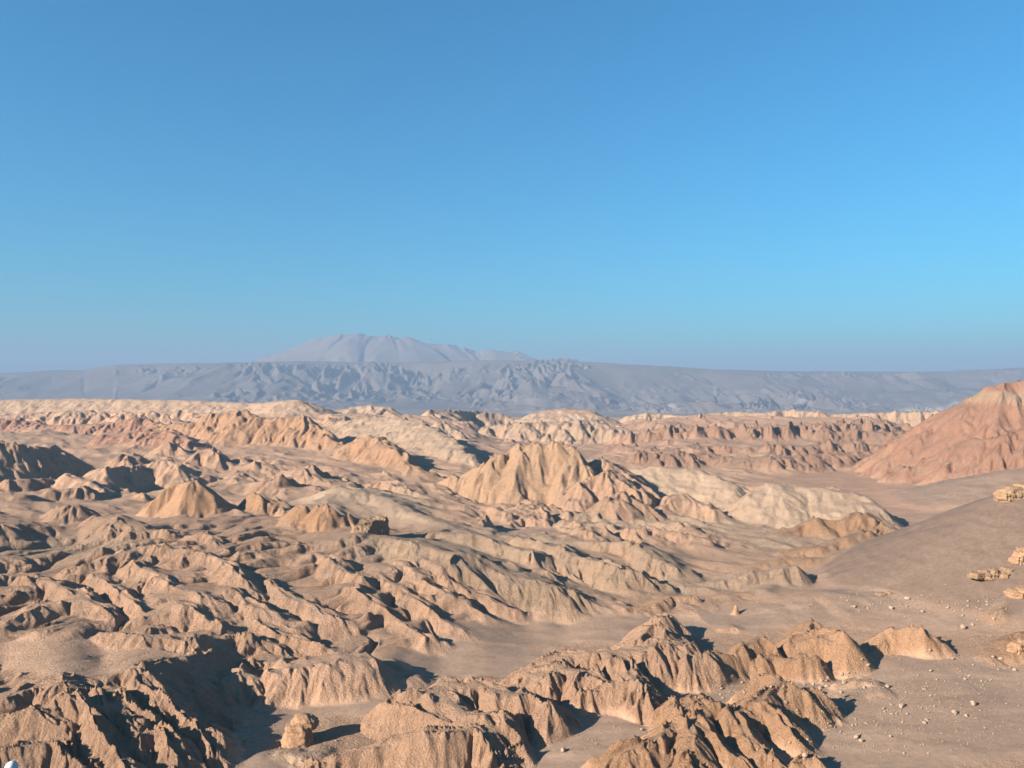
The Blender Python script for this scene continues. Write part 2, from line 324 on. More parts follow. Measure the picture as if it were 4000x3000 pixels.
land('ridge', 'steep ridge with dark gullies at the bottom right of centre', C_ORG, 1.1,
 (.6,.62,1.8,[(2655,2757,6.8),(2685,2750,7.6),(2741,2742,8.0),(2805,2756,7.2),(2850,2772,6.1)]),
 (.55,.7,1.5,[(2662,2760,7.2),(2669,2820,7.6),(2678,2879,6.8),(2672,2930,5.7),(2690,2990,3.8)]),
 (.55,.7,1.5,[(2640,2800,6.5),(2579,2833,6.1),(2488,2897,5.7),(2434,2933,4.6),(2370,2976,2.7)]),
 (.5,.75,1.2,[(2700,2820,6.8),(2790,2880,5.3),(2860,2950,3.4)]),
 (.6,.6,1.8,[(2836,2840,4.9),(2858,2800,6.5),(2950,2752,8.0),(3000,2700,8.7),(3018,2654,9.9),(3059,2670,9.1),(3122,2698,7.2),(3176,2698,6.5),(3200,2728,4.6),(3253,2797,1.1)]),
 (.5,.7,1.5,[(2960,2752,8.0),(3040,2800,6.5),(3110,2860,4.2),(3160,2920,1.9)]),
 (.5,.7,1.5,[(2870,2800,6.5),(2920,2870,5.3),(2985,2940,3.8),(3050,2990,1.9)]),
 (.6,.8,1,[(3110,2995,1.9),(3158,2972,2.7),(3210,2985,2.3)]))
land('mound', 'pale crumbling debris apron below the capped rock pillar', C_PALE, 1.0,
 (.35,.4,1.5,[(1125,2925,'1.6'),(1190,2935,'2.0'),(1255,2925,'1.4')]))
land('mound', 'low orange crags in the sand beyond the pale-topped ridge', C_ORG, 0.8,
 (.5,.7,1,[(2457,2378,2.7),(2542,2360,3.4),(2610,2328,4.6),(2700,2327,4.6),(2722,2346,3.4)]),
 (.3,.4,2,[(2230,2390,1.1),(2310,2345,2.7),(2380,2350,1.5)]),
 (.4,.5,1,[(2200,2410,1.1),(2250,2382,2.7),(2290,2400,1.5)]),
 (.4,.5,1.2,[(2790,2360,1.5),(2850,2325,3.4),(2930,2318,3.8),(2990,2330,2.3)]),
 (.5,.6,.6,[(2840,2460,1.2),(2868,2442,2.3),(2885,2452,1.9)]))
land('gravel_rise', 'low stony rise between the conical buttes and the dune', C_BROWN, 0.3,
 (.2,.16,8,[(3080,2370,4),(3190,2342,6),(3290,2320,7.5),(3410,2328,7.5),(3590,2352,7),(3780,2385,6.5),(3850,2420,5)]))
land('hill', 'stony yellow-brown slope at the right edge below the dune', C_ORG, 1.4,
 (.4,.5,2,[(3740,2245,11.5),(3850,2205,14.5),(3960,2190,16.5),(4200,2150,20)]),
 (.4,.5,2,[(3880,2395,9),(3960,2340,12.5),(4150,2280,17)]),
 (.4,.45,2,[(3880,2560,5),(3960,2500,8.5),(4150,2460,12)]))

# ------------------------------------------------------------------ height field
_bp = np.array([W(*p) for p in BASE])
_bu = np.stack([_bp[:, 0] / _bp[:, 1] * 3.0, np.log(_bp[:, 1])], 1)
_d = np.sqrt(((_bu[:, None] - _bu[None]) ** 2).sum(-1) + 0.02 ** 2)
_bw = np.linalg.solve(_d + 1e-3 * np.eye(len(_d)), _bp[:, 2] - _bp[:, 2].mean())
_bm = _bp[:, 2].mean()

def smax(a, b, k):
    """smooth maximum of b over a and its weight for b"""
    h = np.clip(0.5 + 0.5 * (b - a) / k, 0, 1)
    return a + (b - a) * h + k * h * (1 - h), h

def base_height(uv, Dv):
    H = np.full((len(Dv), len(uv)), _bm, f32)
    a = (uv * 3.0).astype(f32); b = np.log(Dv).astype(f32)
    for (pu, pd), w in zip(_bu, _bw):
        H += f32(w) * np.sqrt((a[None] - f32(pu)) ** 2 + ((b - f32(pd)) ** 2)[:, None] + f32(0.0004))
    return H

def terrain(uv, Dv, full=True):
    X = (uv[None] * Dv[:, None]).astype(f32)
    Y = np.repeat(Dv[:, None], len(uv), 1).astype(f32)
    H = base_height(uv, Dv)
    Ys = Y / f32(KAP)
    sc = .8 * smooth(640, 900, Ys) + smooth(900, 1800, Ys) + 1           # broader wiggles far away
    wx = X + 3.6 * sc * fbm(X, Y, 34, 4, .55, 3.1)
    wy = Y + 3.6 * sc * fbm(X, Y, 34, 4, .55, 8.7)
    # sand and gravel flats, and patches of other ground, by where they lie on the floor
    PX = 2000 + F * X / Y; PY = 1500 + F * (CAMZ - H) / Y
    def blobs(lst):
        w = np.zeros_like(H)
        jx = 60 * fbm(X, Y, 40, 3, .5, 5.2); jy = 30 * fbm(X, Y, 40, 3, .5, 7.9)
        for cx, cy, rx, ry in lst:
            np.maximum(w, smooth(1.25, .75, np.sqrt(((PX + jx - cx) / rx) ** 2 + ((PY + jy - cy) / ry) ** 2)), out=w)
        return w
    SAND = blobs([(1870,2570,330,75),(2150,2450,420,65),(2500,2440,300,42),(1050,2950,150,150),(1120,2750,200,75),(1350,2740,260,60),(1620,2670,200,40),
                  (2270,2880,260,120),(2120,2990,260,60),(2650,2720,330,70),(3650,2780,700,220),(3300,2960,500,160),(3060,2415,330,45),
                  (3560,1990,300,110),(3350,1880,400,50),(2150,1715,300,32),(3300,2600,500,60),(3700,2350,500,120),
                  (2050,2080,160,20),(3650,2200,500,160)])
    SMOO = blobs([(280,2565,480,70),(150,1848,260,22),(620,2005,200,20),(650,1935,150,16),(1850,2150,330,40),(3200,2350,300,60)])
    PALE = blobs([(1850,2150,430,60),(1450,1990,260,70),(2700,2050,500,50),(3150,2110,300,60),(2600,2300,500,35),(250,2140,300,40),(1050,2300,90,60)])
    # general relief of the badlands between the flats; parallel spurs on the left hillside
    hill = (1 - SAND) * (1 - .85 * SMOO)
    lh = smooth(.06, -.06, X / Ys) * (1 - smooth(640, 760, Ys)) * np.where(Ys < 420, smooth(-.19, -.24, X / Ys), 1)
    al = .72 * X + .69 * Y; ac = .69 * X - .72 * Y
    ac = ac + 9 * fbm(X, Y, 45, 3, .5, 3.8)
    b1 = np.abs(gnoise(ac / 15, al / 48)); b2 = np.abs(gnoise(ac / 7 + 7, al / 22))
    rg = 2.8 * np.sqrt(b1 + .01) + .9 * np.sqrt(b2 + .06)          # rounded spurs, narrow gullies
    H += lh * hill * (2.2 * rg - 3.3)
    md = smooth(640, 760, Ys) * (1 - smooth(2400, 2700, Ys)) * hill
    al2 = .62 * X - .78 * Y; ac2 = .78 * X + .62 * Y            # crests run down towards the right
    q = 8 * fbm(X, Y, 60, 3, .5, 2.4)
    def spines(k):
        return 1 - 2.6 * np.abs(gnoise((ac2 + q) / (46 * k), al2 / (110 * k))) + .5 * (1 - 2.6 * np.abs(gnoise((ac2 + q) / (21 * k) + 3, (al2 - q) / (50 * k)))) \
            + .12 * (1 - 2.6 * np.abs(gnoise((ac2 - q) / (10 * k) + 3, al2 / (18 * k))))
    far = smooth(1350, 1650, Ys)
    r2 = spines(1.0) * (1 - far) + far * 2.0 * spines(1.9)
    calm = np.clip(.85 + 1.0 * fbm(X, Y, 170, 2, .5, 6.1), .5, 1.25)
    H += md * (5.2 * r2 - 2.5) * (calm - far * .1)
    mr = smooth(.0, .06, X / Ys) * smooth(475, 530, Ys) * (1 - smooth(640, 720, Ys)) * hill
    H += mr * (2.0 * spines(.55) - .8)
    H += 1.0 * fbm(X, Y, 60, 3, .5, 1.2) * (0.3 + .7 * hill)
    H += SAND * (.9 * np.clip(fbm(X * .6 + .5 * Y, Y - .3 * X, 22, 3, .5, 2.7), -.1, 1))
    ids = np.full(H.shape, -1, np.int16)
    C = np.empty(H.shape + (3,), f32); C[:] = C_TAN
    C += PALE[..., None] * (np.array(C_PALE, f32) - C)
    E = np.clip(1.15 * hill + .4 * SMOO * (1 - SAND), 0.12, 1.3).astype(f32)
    # hummocky field across the middle
    hum = smooth(700, 760, Ys) * (1 - smooth(1250, 1500, Ys)) * smooth(-.06, .02, X / Ys) * (1 - smooth(.27, .30, X / Ys)) \
        * np.clip(.6 + 1.5 * fbm(X, Y, 120, 2, .5, 4.4), 0, 1)
    hum = hum * hill
    rd = 1 - np.abs(fbm(X, Y, 34, 4, .55, 6.6)) * 2.6
    H += hum * 3.5 * rd
    C += (smooth(1450, 1700, Ys) * (1 - smooth(2300, 2500, Ys)) * smooth(.02, .1, X / Ys))[..., None] * (np.array(C_ROSE, f32) - C)
    cn = (0.8 * fbm(X, Y, 22, 3, .55, 5.5)).astype(f32)
    for li, (nm, lb, cc, ero, polys) in enumerate(L):
        for sf, sn, r, pts in polys:
            P = np.array([W(*p) for p in pts])
            if ero > 0:
                dm = P[:, 1].max() / KAP
                fac = 1.75 if dm < 480 else 1.5 if dm < 700 else 1.25
                sf, sn = sf * fac, sn * fac
                r = r * (1.5 if dm < 700 else .7 if ero > .6 else 1.2)
            zlo = -15.0
            R = (P[:, 2].max() - zlo) / min(sf, sn) * 0.85 + r
            y0, y1 = P[:, 1].min() - R, P[:, 1].max() + R
            j0, j1 = np.searchsorted(Dv, [y0, y1])
            if j1 - j0 < 1: continue
            ya, yb = max(y0, Dv[0]), y1
            xa, xb = P[:, 0].min() - R, P[:, 0].max() + R
            ua = min(xa / ya, xa / yb); ub = max(xb / ya, xb / yb)
            i0, i1 = np.searchsorted(uv, [ua, ub])
            if i1 - i0 < 1: continue
            sl = (slice(j0, j1), slice(i0, i1))
            x = wx[sl]; y = wy[sl]
            best = np.full(x.shape, -1e3, f32)
            for k in range(len(P) - 1):
                ax, ay, az = P[k]; bx, by, bz = P[k + 1]
                ex, ey = bx - ax, by - ay
                l2 = ex * ex + ey * ey + 1e-9
                qx = x - f32(ax); qy = y - f32(ay)
                t = np.clip((qx * f32(ex) + qy * f32(ey)) / f32(l2), 0, 1)
                rx = qx - t * f32(ex); ry = qy - t * f32(ey)
                d = np.sqrt(rx * rx + ry * ry)
                cr = (f32(ex) * ry - f32(ey) * rx) / (f32(math.sqrt(l2)) * (d + f32(1e-3)))   # +1 left = far
                s = f32(sn) + f32(sf - sn) * (0.5 + 0.5 * cr)
                z = f32(az) + t * f32(bz - az) - s * (np.sqrt(d * d + f32(r * r)) - f32(r))
                np.maximum(best, z, out=best)
            best = best + cn[sl] * (0.6 if ero > 0 else 0.1) * (1 + 1.6 * min(1, R / 120))
            kk = 1.6 + 0.02 * R
            h0 = H[sl].copy()
            H[sl], hh = smax(h0, best, kk)
            C[sl] += hh[..., None] * (np.array(cc, f32) - C[sl])
            E[sl] += hh * (ero - E[sl])
            ids[sl] = np.where(best > h0 + 0.25, li, ids[sl])
    if not full:
        return X, Y, H
    # ---- erosion: gullies down the fall line, coarse to fine
    du = uv[1] - uv[0]
    def grad(A):
        Au = np.gradient(A, du, axis=1)
        Ad = np.gradient(A, Dv.astype(f32), axis=0)
        gx = Au / Y
        return gx.astype(f32), (Ad - X / Y * gx).astype(f32)
    rowsp = np.gradient(Dv).astype(f32)[:, None]
    pxw = Y / (F * .256)                        # metres per rendered pixel
    rough = np.clip(0.75 + 1.1 * fbm(X, Y, 70, 3, .5, 2.9), 0.15, 1.5)
    def blur(A, n, axis):
        P = np.pad(A, [(n, n) if a == axis else (0, 0) for a in (0, 1)], mode='edge').astype(np.float64)
        Cs = np.cumsum(P, axis=axis)
        Cs = np.concatenate([np.zeros_like(np.take(Cs, [0], axis)), Cs], axis)
        m = 2 * n + 1; L_ = A.shape[axis]
        return ((np.take(Cs, range(m, m + L_), axis) - np.take(Cs, range(0, L_), axis)) / m).astype(f32)
    def soft(A, a, b): return blur(blur(A, a, 1), b, 0)
    gx, gy = grad(soft(H, 4, 2))
    s0 = np.sqrt(gx * gx + gy * gy)
    m0 = smooth(.14, .58, s0) * E * (1 - .1 * lh)
    for wl, amp in ((38, .045), (19, .07), (9.5, .095), (4.8, .11), (2.4, .12), (1.3, .10)):
        gx, gy = grad(soft(H, 4, 2) if wl > 6 else soft(H, 2, 1))
        s = np.sqrt(gx * gx + gy * gy) + 1e-6
        dx, dy = -gy / s, gx / s
        v, dv = gully(wx / wl + 3.3 * wl, wy / wl - 1.7 * wl, dx, dy)
        v = 0.5 * v + 0.5 * (2 * np.sqrt(np.clip((1 + v) * .5, 0, 1)) - 1)    # sharper rills, rounder spurs
        m = m0 * (rough if wl < 15 else 1) * smooth(1.6, 4.0, wl / (np.abs(dx) * pxw * .7 + np.abs(dy) * rowsp * 1.3))
        H = H + f32(wl * amp) * m * v * (1 + (.6 if wl > 8 else .1) * smooth(640, 1000, Ys) + (2.2 if wl > 15 else 1.2) * smooth(1400, 2000, Ys))
    rh = ids == [k for k, q_ in enumerate(L) if q_[0] == 'red_hill'][0]
    zb = H + 2.5 * fbm(X, Y, 50, 3, .5, 4.2)
    H = H + np.where(rh, 3.5 * smooth(79, 81.5, zb) - 3.5 * smooth(60, 90, zb) + 2 * smooth(52, 53.5, zb + .06 * X) , 0).astype(f32)
    # ragged lumps
    pz = E * (0.5 + 0.5 * rough)
    for wl, amp in ((12, .03), (5, .05), (2.2, .07), (1.1, .075)):
        H = H + f32(wl * amp) * gnoise(X / wl + 5, Y / wl + 9) * pz * smooth(1.2, 2.4, wl / np.maximum(pxw, rowsp))
    gx, gy = grad(H)
    s = np.sqrt(gx * gx + gy * gy)
    # ---- colour of the ground itself
    vq = np.clip(.3 + E, 0, 1)
    hsv = 1 + (0.16 * fbm(X, Y, 45, 4, .55, 7.7) + .10 * fbm(X, Y, 6, 3, .6, 1.9)) * vq
    band = np.sin((H + 1.3 * fbm(X, Y, 30, 2, .5, 3.3)) * 1.9) * .035
    C = C * (hsv + band)[..., None]
    band2 = np.where(rh, smooth(79, 80.5, zb) * (1 - smooth(88, 92, zb)) * .8 + .35 * smooth(.2, .5, fbm(X * .4, H * 3, 30, 3, .5, 9.9)), 0).astype(f32)
    C = C + band2[..., None] * (np.array(C_PALE, f32) - C)
    # dust and sand settle where it is level, the steep rock is cleaner and more orange
    flat = 1 - smooth(.10, .40, s)
    near = 1 - smooth(700, 1100, Ys)
    fl = np.array(C_GREY, f32) * near[..., None] + np.array(C_BROWN, f32) * (1 - near)[..., None]
    fl = fl * (1 + .16 * fbm(X, Y * .5, 26, 4, .55, 2.2) + .42 * np.clip(fbm(X * .35 + .25 * Y, Y * 1.3, 14, 4, .6, 8.2), 0, 1))[..., None]
    wf = (1 - smooth(.18, .5, s)) * SAND * .9
    wf = np.where(E < .05, 0, wf)
    C = C + wf[..., None] * (fl - C)
    wd = flat * (1 - SAND) * .35 * (E > .05)
    C = C + wd[..., None] * (np.array(C_DUST, f32) - C)
    st = smooth(.5, 1.1, s) * np.clip(E, 0, 1) * .35
    C = C * (1 + st[..., None] * np.array([.02, -.10, -.22], f32))
    gxn = -gx; gyn = -gy
    nl = np.sqrt(gxn ** 2 + gyn ** 2 + 1)
    N = np.stack([gxn / nl, gyn / nl, 1 / nl], -1).astype(f32)
    return X, Y, H, ids, np.clip(C, 0, .9), E, N

# rows: crowded where the ground takes up much of the picture
NC, NR = 1180, 1000
U0, U1 = -0.475 / KAP, 0.465 / KAP
Dc = np.geomspace(250, 4600, 1400) * KAP
_, _, Hc = terrain(np.linspace(-.42, .42, 90) / KAP, Dc, full=False)
sy = F * .256 * (CAMZ - Hc) / Dc[:, None]
vis = np.abs(np.diff(sy, axis=0))
dens = vis.mean(1) + 0.12
cum = np.concatenate([[0], np.cumsum(dens)])
DV = np.interp(np.linspace(0, cum[-1], NR), cum, Dc)
UV = np.linspace(U0, U1, NC)
X, Y, H, IDS, COL, ERO, NRM = terrain(UV, DV)

# ------------------------------------------------------------------ materials
def new_mat(name):
    m = bpy.data.materials.new(name)
    m.use_nodes = True
    nt = m.node_tree
    b = nt.nodes['Principled BSDF']
    b.inputs['Roughness'].default_value = 0.95
    b.inputs['Specular IOR Level'].default_value = 0.1
    return m, nt, b

def node(nt, t, **kw):
    n = nt.nodes.new(t)
    for k, v in kw.items(): setattr(n, k, v)
    return n

def ground_mat(name, scales, strength):
    m, nt, b = new_mat(name)
    at = node(nt, 'ShaderNodeAttribute', attribute_name='tint')
    ro = node(nt, 'ShaderNodeAttribute', attribute_name='rough')
    geo = node(nt, 'ShaderNodeNewGeometry')
    n1 = node(nt, 'ShaderNodeTexNoise'); n1.inputs['Scale'].default_value = scales[0]
    n1.inputs['Detail'].default_value = 6; n1.inputs['Roughness'].default_value = .65
    n2 = node(nt, 'ShaderNodeTexNoise'); n2.inputs['Scale'].default_value = scales[1]
    n2.inputs['Detail'].default_value = 7; n2.inputs['Roughness'].default_value = .68
    for n in (n1, n2): nt.links.new(geo.outputs['Position'], n.inputs['Vector'])
    mr = node(nt, 'ShaderNodeMapRange'); mr.inputs[1].default_value = .3; mr.inputs[2].default_value = .7
    mr.inputs[3].default_value = .84; mr.inputs[4].default_value = 1.16
    nt.links.new(n1.outputs['Fac'], mr.inputs[0])
    mx = node(nt, 'ShaderNodeVectorMath', operation='SCALE')
    nt.links.new(at.outputs['Color'], mx.inputs[0]); nt.links.new(mr.outputs[0], mx.inputs['Scale'])
    nt.links.new(mx.outputs[0], b.inputs['Base Color'])
    mul = node(nt, 'ShaderNodeMath', operation='MULTIPLY_ADD')
    mul.inputs[1].default_value = strength; mul.inputs[2].default_value = .12
    nt.links.new(ro.outputs['Fac'], mul.inputs[0])
    bp = node(nt, 'ShaderNodeBump'); bp.inputs['Distance'].default_value = scales[2]
    nt.links.new(mul.outputs[0], bp.inputs['Strength'])
    nt.links.new(n2.outputs['Fac'], bp.inputs['Height'])
    nt.links.new(bp.outputs[0], b.inputs['Normal'])
    return m

M_GROUND = ground_mat('weathered_ground', (.6, 1.5, 1.3), .9)
M_FAR = ground_mat('distant_ground', (.004, .02, 8), .25)

def grid_object(name, X, Y, H, N, C, E, sel, mat, label=None):
    """one object out of the selected quads of a height field"""
    nr, nc = X.shape
    idx = np.arange(nr * nc).reshape(nr, nc)
    q = np.stack([idx[:-1, :-1], idx[:-1, 1:], idx[1:, 1:], idx[1:, :-1]], -1)[sel]
    used, inv = np.unique(q.ravel(), return_inverse=True)
    co = np.stack([X.ravel()[used], Y.ravel()[used], H.ravel()[used]], -1).astype(f32)
    me = bpy.data.meshes.new(name)
    me.vertices.add(len(used)); me.vertices.foreach_set('co', co.ravel())
    nf = len(q)
    me.loops.add(nf * 4); me.loops.foreach_set('vertex_index', inv.astype(np.int32).ravel())
    me.polygons.add(nf)
    me.polygons.foreach_set('loop_start', np.arange(0, nf * 4, 4, dtype=np.int32))
    me.polygons.foreach_set('use_smooth', np.ones(nf, bool))
    me.update(calc_edges=True)
    a = me.attributes.new('tint', 'FLOAT_COLOR', 'POINT')
    c4 = np.ones((len(used), 4), f32); c4[:, :3] = C.reshape(-1, 3)[used]
    a.data.foreach_set('color', c4.ravel())
    a = me.attributes.new('rough', 'FLOAT', 'POINT')
    a.data.foreach_set('value', E.ravel()[used].astype(f32))
    me.normals_split_custom_set_from_vertices(N.reshape(-1, 3)[used])
    me.materials.append(mat)
    o = bpy.data.objects.new(name, me)
    col.objects.link(o)
    o['kind'] = 'structure'
    if label: o['label'] = label
    return o

# the quads of each landform; everything else is valley floor
QI = IDS[:-1, :-1]
grid_object('valley_floor', X, Y, H, NRM, COL, ERO, QI < 0, M_GROUND, 'sandy brown valley floor and dry wash')
for li, (nm, lb, cc, ero, polys) in enumerate(L):
    s = QI == li
    if s.sum() > 4:
        grid_object(nm, X, Y, H, NRM, COL, ERO, s, M_GROUND, lb)

# ------------------------------------------------------------------ far country: plain, escarpment, mountain
def far_country():
    uv = np.linspace(-.52, .52, 900) / KAP
    Dv = np.concatenate([np.geomspace(4560, 9800, 40)[:-1], np.linspace(9800, 14800, 170), np.linspace(15000, 22500, 60)]) * KAP
    X = (uv[None] * Dv[:, None]).astype(f32); Y = np.repeat(Dv[:, None], len(uv), 1).astype(f32); Ys = Y / f32(KAP)
    px = uv * F + 2000
    sk = np.interp(px, [-400,0,200,330,450,620,1000,1300,1800,2200,2500,2800,3300,3700,4000,4400],
                   [1462,1459,1449,1444,1424,1420,1418,1413,1408,1412,1426,1440,1450,1452,1442,1436])
    top = (CAMZ - (sk - 1500) / F * 14300 * KAP).astype(f32)
    plain = np.interp(Dv / KAP, [4500, 6000, 9500, 12000], [-29, -60, -128, -150]).astype(f32)
    w = 700 * fbm(X, Y, 2600, 3, .5, 2.2)
    t = smooth(10300, 14100, Ys + w)
    t = .75 * t + .25 * smooth(12600, 14200, Ys + w * .6)
    H = plain[:, None] + (top[None] - plain[:, None]) * t
    H = np.where(Ys > 14300, H - (Ys - 14300) * .012, H)
    H += (9 * fbm(X, Y, 500, 4, .55, 4.1) + 26 * fbm(X, Y, 2600, 2, .5, 1.4)) * smooth(13000, 14000, Ys) * (1 - smooth(14300, 15000, Ys))
    H += 40 * fbm(X, Y, 1100, 3, .5, 9.1) * smooth(9000, 10500, Ys) * (1 - smooth(13400, 14100, Ys))
    # low pale hills in front of the escarpment, right of centre
    fh = smooth(.02, .1, X / Ys) * smooth(9200, 9900, Ys) * (1 - smooth(11000, 11600, Ys))
    H += fh * 28 * np.clip(fbm(X, Y, 900, 3, .5, 5.1) + .05, 0, 1)
    ids = np.where(Ys + w < 10500, 0, 1).astype(np.int16)
    # the mountain behind
    P = [(1000,1425),(1080,1400),(1150,1380),(1210,1355),(1270,1329),(1340,1312),(1390,1306),(1440,1312),(1500,1309),(1560,1318),(1620,1338),(1740,1344),(1800,1358),(1850,1383),(1900,1371),(2000,1380),(2070,1409),(2150,1420),(2210,1402),(2290,1418)]
    P = [((a - 2000) / F * q, q, CAMZ - (b - 1500) / F * q) for a, b, q in [(a, b, KAP * (18500 + (450 if a > 1600 else 0))) for a, b in P]]
    wx = X + 60 * fbm(X, Y, 900, 3, .5, 1.1); wy = Y + 60 * fbm(X, Y, 900, 3, .5, 6.1)
    sub = Dv > 14500 * KAP
    x = wx[sub]; y = wy[sub]; best = np.full(x.shape, -1e4, f32)
    for k in range(len(P) - 1):
        ax, ay, az = P[k]; bx, by, bz = P[k + 1]; ex, ey = bx - ax, by - ay
        tt = np.clip(((x - ax) * ex + (y - ay) * ey) / (ex * ex + ey * ey), 0, 1)
        d = np.hypot(x - ax - tt * ex, y - ay - tt * ey)
        best = np.maximum(best, az + tt * (bz - az) - .5 * (np.sqrt(d * d + 160 ** 2) - 160))
    h0 = H[sub].copy()
    H[sub], _ = smax(h0, best, 40)
    ids[sub] = np.where(best > h0 + 20, 2, ids[sub])
    du = uv[1] - uv[0]
    def grad(A):
        gx = (np.gradient(A, du, axis=1) / Y).astype(f32)
        return gx, (np.gradient(A, Dv.astype(f32), axis=0) - X / Y * gx).astype(f32)
    E = smooth(9500, 10600, Ys)
    for wl, amp in ((2600, .035), (1300, .04), (650, .022), (320, .009), (160, .004)):
        gx, gy = grad(H); s = np.sqrt(gx * gx + gy * gy) + 1e-6
        v, _ = gully(wx / wl + .37 * wl, wy / wl, -gy / s, gx / s)
        H = H + f32(wl * amp) * v * smooth(.03, .22, s) * E * np.where(ids == 2, .6, np.clip(.8 + 1.6 * fbm(X, Y, 2400, 2, .5, 7.1), .25, 1.5)) * (1 - smooth(.80, .97, t) * (ids == 1) * .95)
    gx, gy = grad(H)
    nl = np.sqrt(gx * gx + gy * gy + 1)
    N = np.stack([-gx / nl, -gy / nl, 1 / nl], -1).astype(f32)
    C = np.empty(H.shape + (3,), f32); C[:] = (.115, .09, .073)
    C[ids == 0] = (.15, .115, .09)
    C[ids == 2] = (.15, .115, .092)
    C *= (1 + .22 * fbm(X, Y, 1500, 4, .55, 3.3))[..., None]
    salt = np.clip(fbm(X, Y * .5, 800, 4, .6, 4.4) * 2.4 - .45, 0, 1) * smooth(-.05, .12, X / Ys) * smooth(8800, 9800, Ys) * (1 - smooth(11300, 12300, Ys))
    C += salt[..., None] * (np.array((.42, .36, .31), f32) - C) * .8
    q = ids[:-1, :-1]
    Ef = E * .8
    grid_object('plain', X, Y, H, N, C, Ef, q == 0, M_FAR, 'flat hazy plain beyond the badlands')
    grid_object('escarpment', X, Y, H, N, C, Ef, q == 1, M_FAR, 'long hazy blue-grey escarpment along the horizon')
    grid_object('mountain', X, Y, H, N, C, Ef, q == 2, M_FAR, 'broad hazy mountain above the escarpment, left of centre')
far_country()

# ------------------------------------------------------------------ the viewer's own slope, under the frame
PD = 21.0 * KAP                                   # where the person below the viewpoint stands
PXX = (43 - 2000) / F * PD
PZ = CAMZ - (2975 - 1500) / F * PD - 1.76
def viewpoint_slope():
    xs = np.linspace(-170, 170, 120); ys = np.linspace(-60, 168, 130)
    X, Y = [a.astype(f32) for a in np.meshgrid(xs, ys)]
    z = np.interp(ys, [-60, -3, 2, PD, PD + 2, 156, 168], [97.6, 98.35, 98.0, PZ, PZ - 1.1, 1.0, -2.5]).astype(f32)
    H = np.repeat(z[:, None], len(xs), 1) + .25 * fbm(X, Y, 9, 3, .5, 1.1) * smooth(2, 8, np.hypot(X, Y)) * smooth(.3, 2, np.hypot(X - PXX, Y - PD))
    H -= 1.0 * smooth(30, 60, Y) + .3 * np.maximum(0, np.abs(X) - 40) * smooth(200, 20, Y)
    gy = np.gradient(H, ys, axis=0); gx = np.gradient(H, xs, axis=1)
    nl = np.sqrt(gx * gx + gy * gy + 1)
    N = np.stack([-gx / nl, -gy / nl, 1 / nl], -1).astype(f32)
    C = np.empty(H.shape + (3,), f32); C[:] = C_DUST
    grid_object('viewpoint_slope', X, Y, H, N, C, np.full(H.shape, .6, f32), np.ones((len(ys) - 1, len(xs) - 1), bool), M_GROUND,
                'brown slope falling away below the viewpoint')
viewpoint_slope()


# ------------------------------------------------------------------ loose rocks
def ground(px, py):
    """the first piece of ground met along the sight line through a spot of the view"""
    u = (px - 2000.0) / F
    i = int(np.clip(round((u - U0) / (U1 - U0) * (NC - 1)), 0, NC - 1))
    p = 1500 + F * (CAMZ - H[:, i]) / DV
    hit = np.nonzero(p <= py)[0]
    k = int(hit[0]) if len(hit) else 0
    D = float(DV[k])
    return Vector((u * D, D, float(H[k, i]))), D

def rock_mat(name, c, var=.15, sc=1.0):
    m, nt, b = new_mat(name)
    geo = node(nt, 'ShaderNodeNewGeometry')
    n1 = node(nt, 'ShaderNodeTexNoise'); n1.inputs['Scale'].default_value = .8 * sc; n1.inputs['Detail'].default_value = 7
    n2 = node(nt, 'ShaderNodeTexNoise'); n2.inputs['Scale'].default_value = 2.2 * sc; n2.inputs['Detail'].default_value = 6
    nt.links.new(geo.outputs['Position'], n1.inputs['Vector']); nt.links.new(geo.outputs['Position'], n2.inputs['Vector'])
    cr = node(nt, 'ShaderNodeValToRGB')
    cr.color_ramp.elements[0].position = .3; cr.color_ramp.elements[1].position = .7
    cr.color_ramp.elements[0].color = tuple(v * (1 - var) for v in c) + (1,)
    cr.color_ramp.elements[1].color = tuple(v * (1 + var) for v in c) + (1,)
    nt.links.new(n1.outputs['Fac'], cr.inputs[0]); nt.links.new(cr.outputs[0], b.inputs['Base Color'])
    bp = node(nt, 'ShaderNodeBump'); bp.inputs['Distance'].default_value = .35 / sc; bp.inputs['Strength'].default_value = .8
    nt.links.new(n2.outputs['Fac'], bp.inputs['Height']); nt.links.new(bp.outputs[0], b.inputs['Normal'])
    return m

M_PALEROCK = rock_mat('pale_boulder_rock', (.275, .195, .137), .12, 3)
M_GRAVEL = rock_mat('gravel_stone', (.26, .18, .122), .15, 3)
M_ROCK = rock_mat('orange_rock', (.26, .15, .084), .18)
M_YELLOW = rock_mat('yellow_rock', (.235, .142, .08), .2)
M_BROWNROCK = rock_mat('brown_rock', (.22, .138, .083), .16)

def np_fbm3(P, wl, seed):
    return fbm(P[:, 0] + .7 * P[:, 2], P[:, 1] - .6 * P[:, 2], wl, 4, .55, seed) + .5 * fbm(P[:, 2] + .3 * P[:, 0], P[:, 0] - P[:, 1], wl, 3, .55, seed + 3)

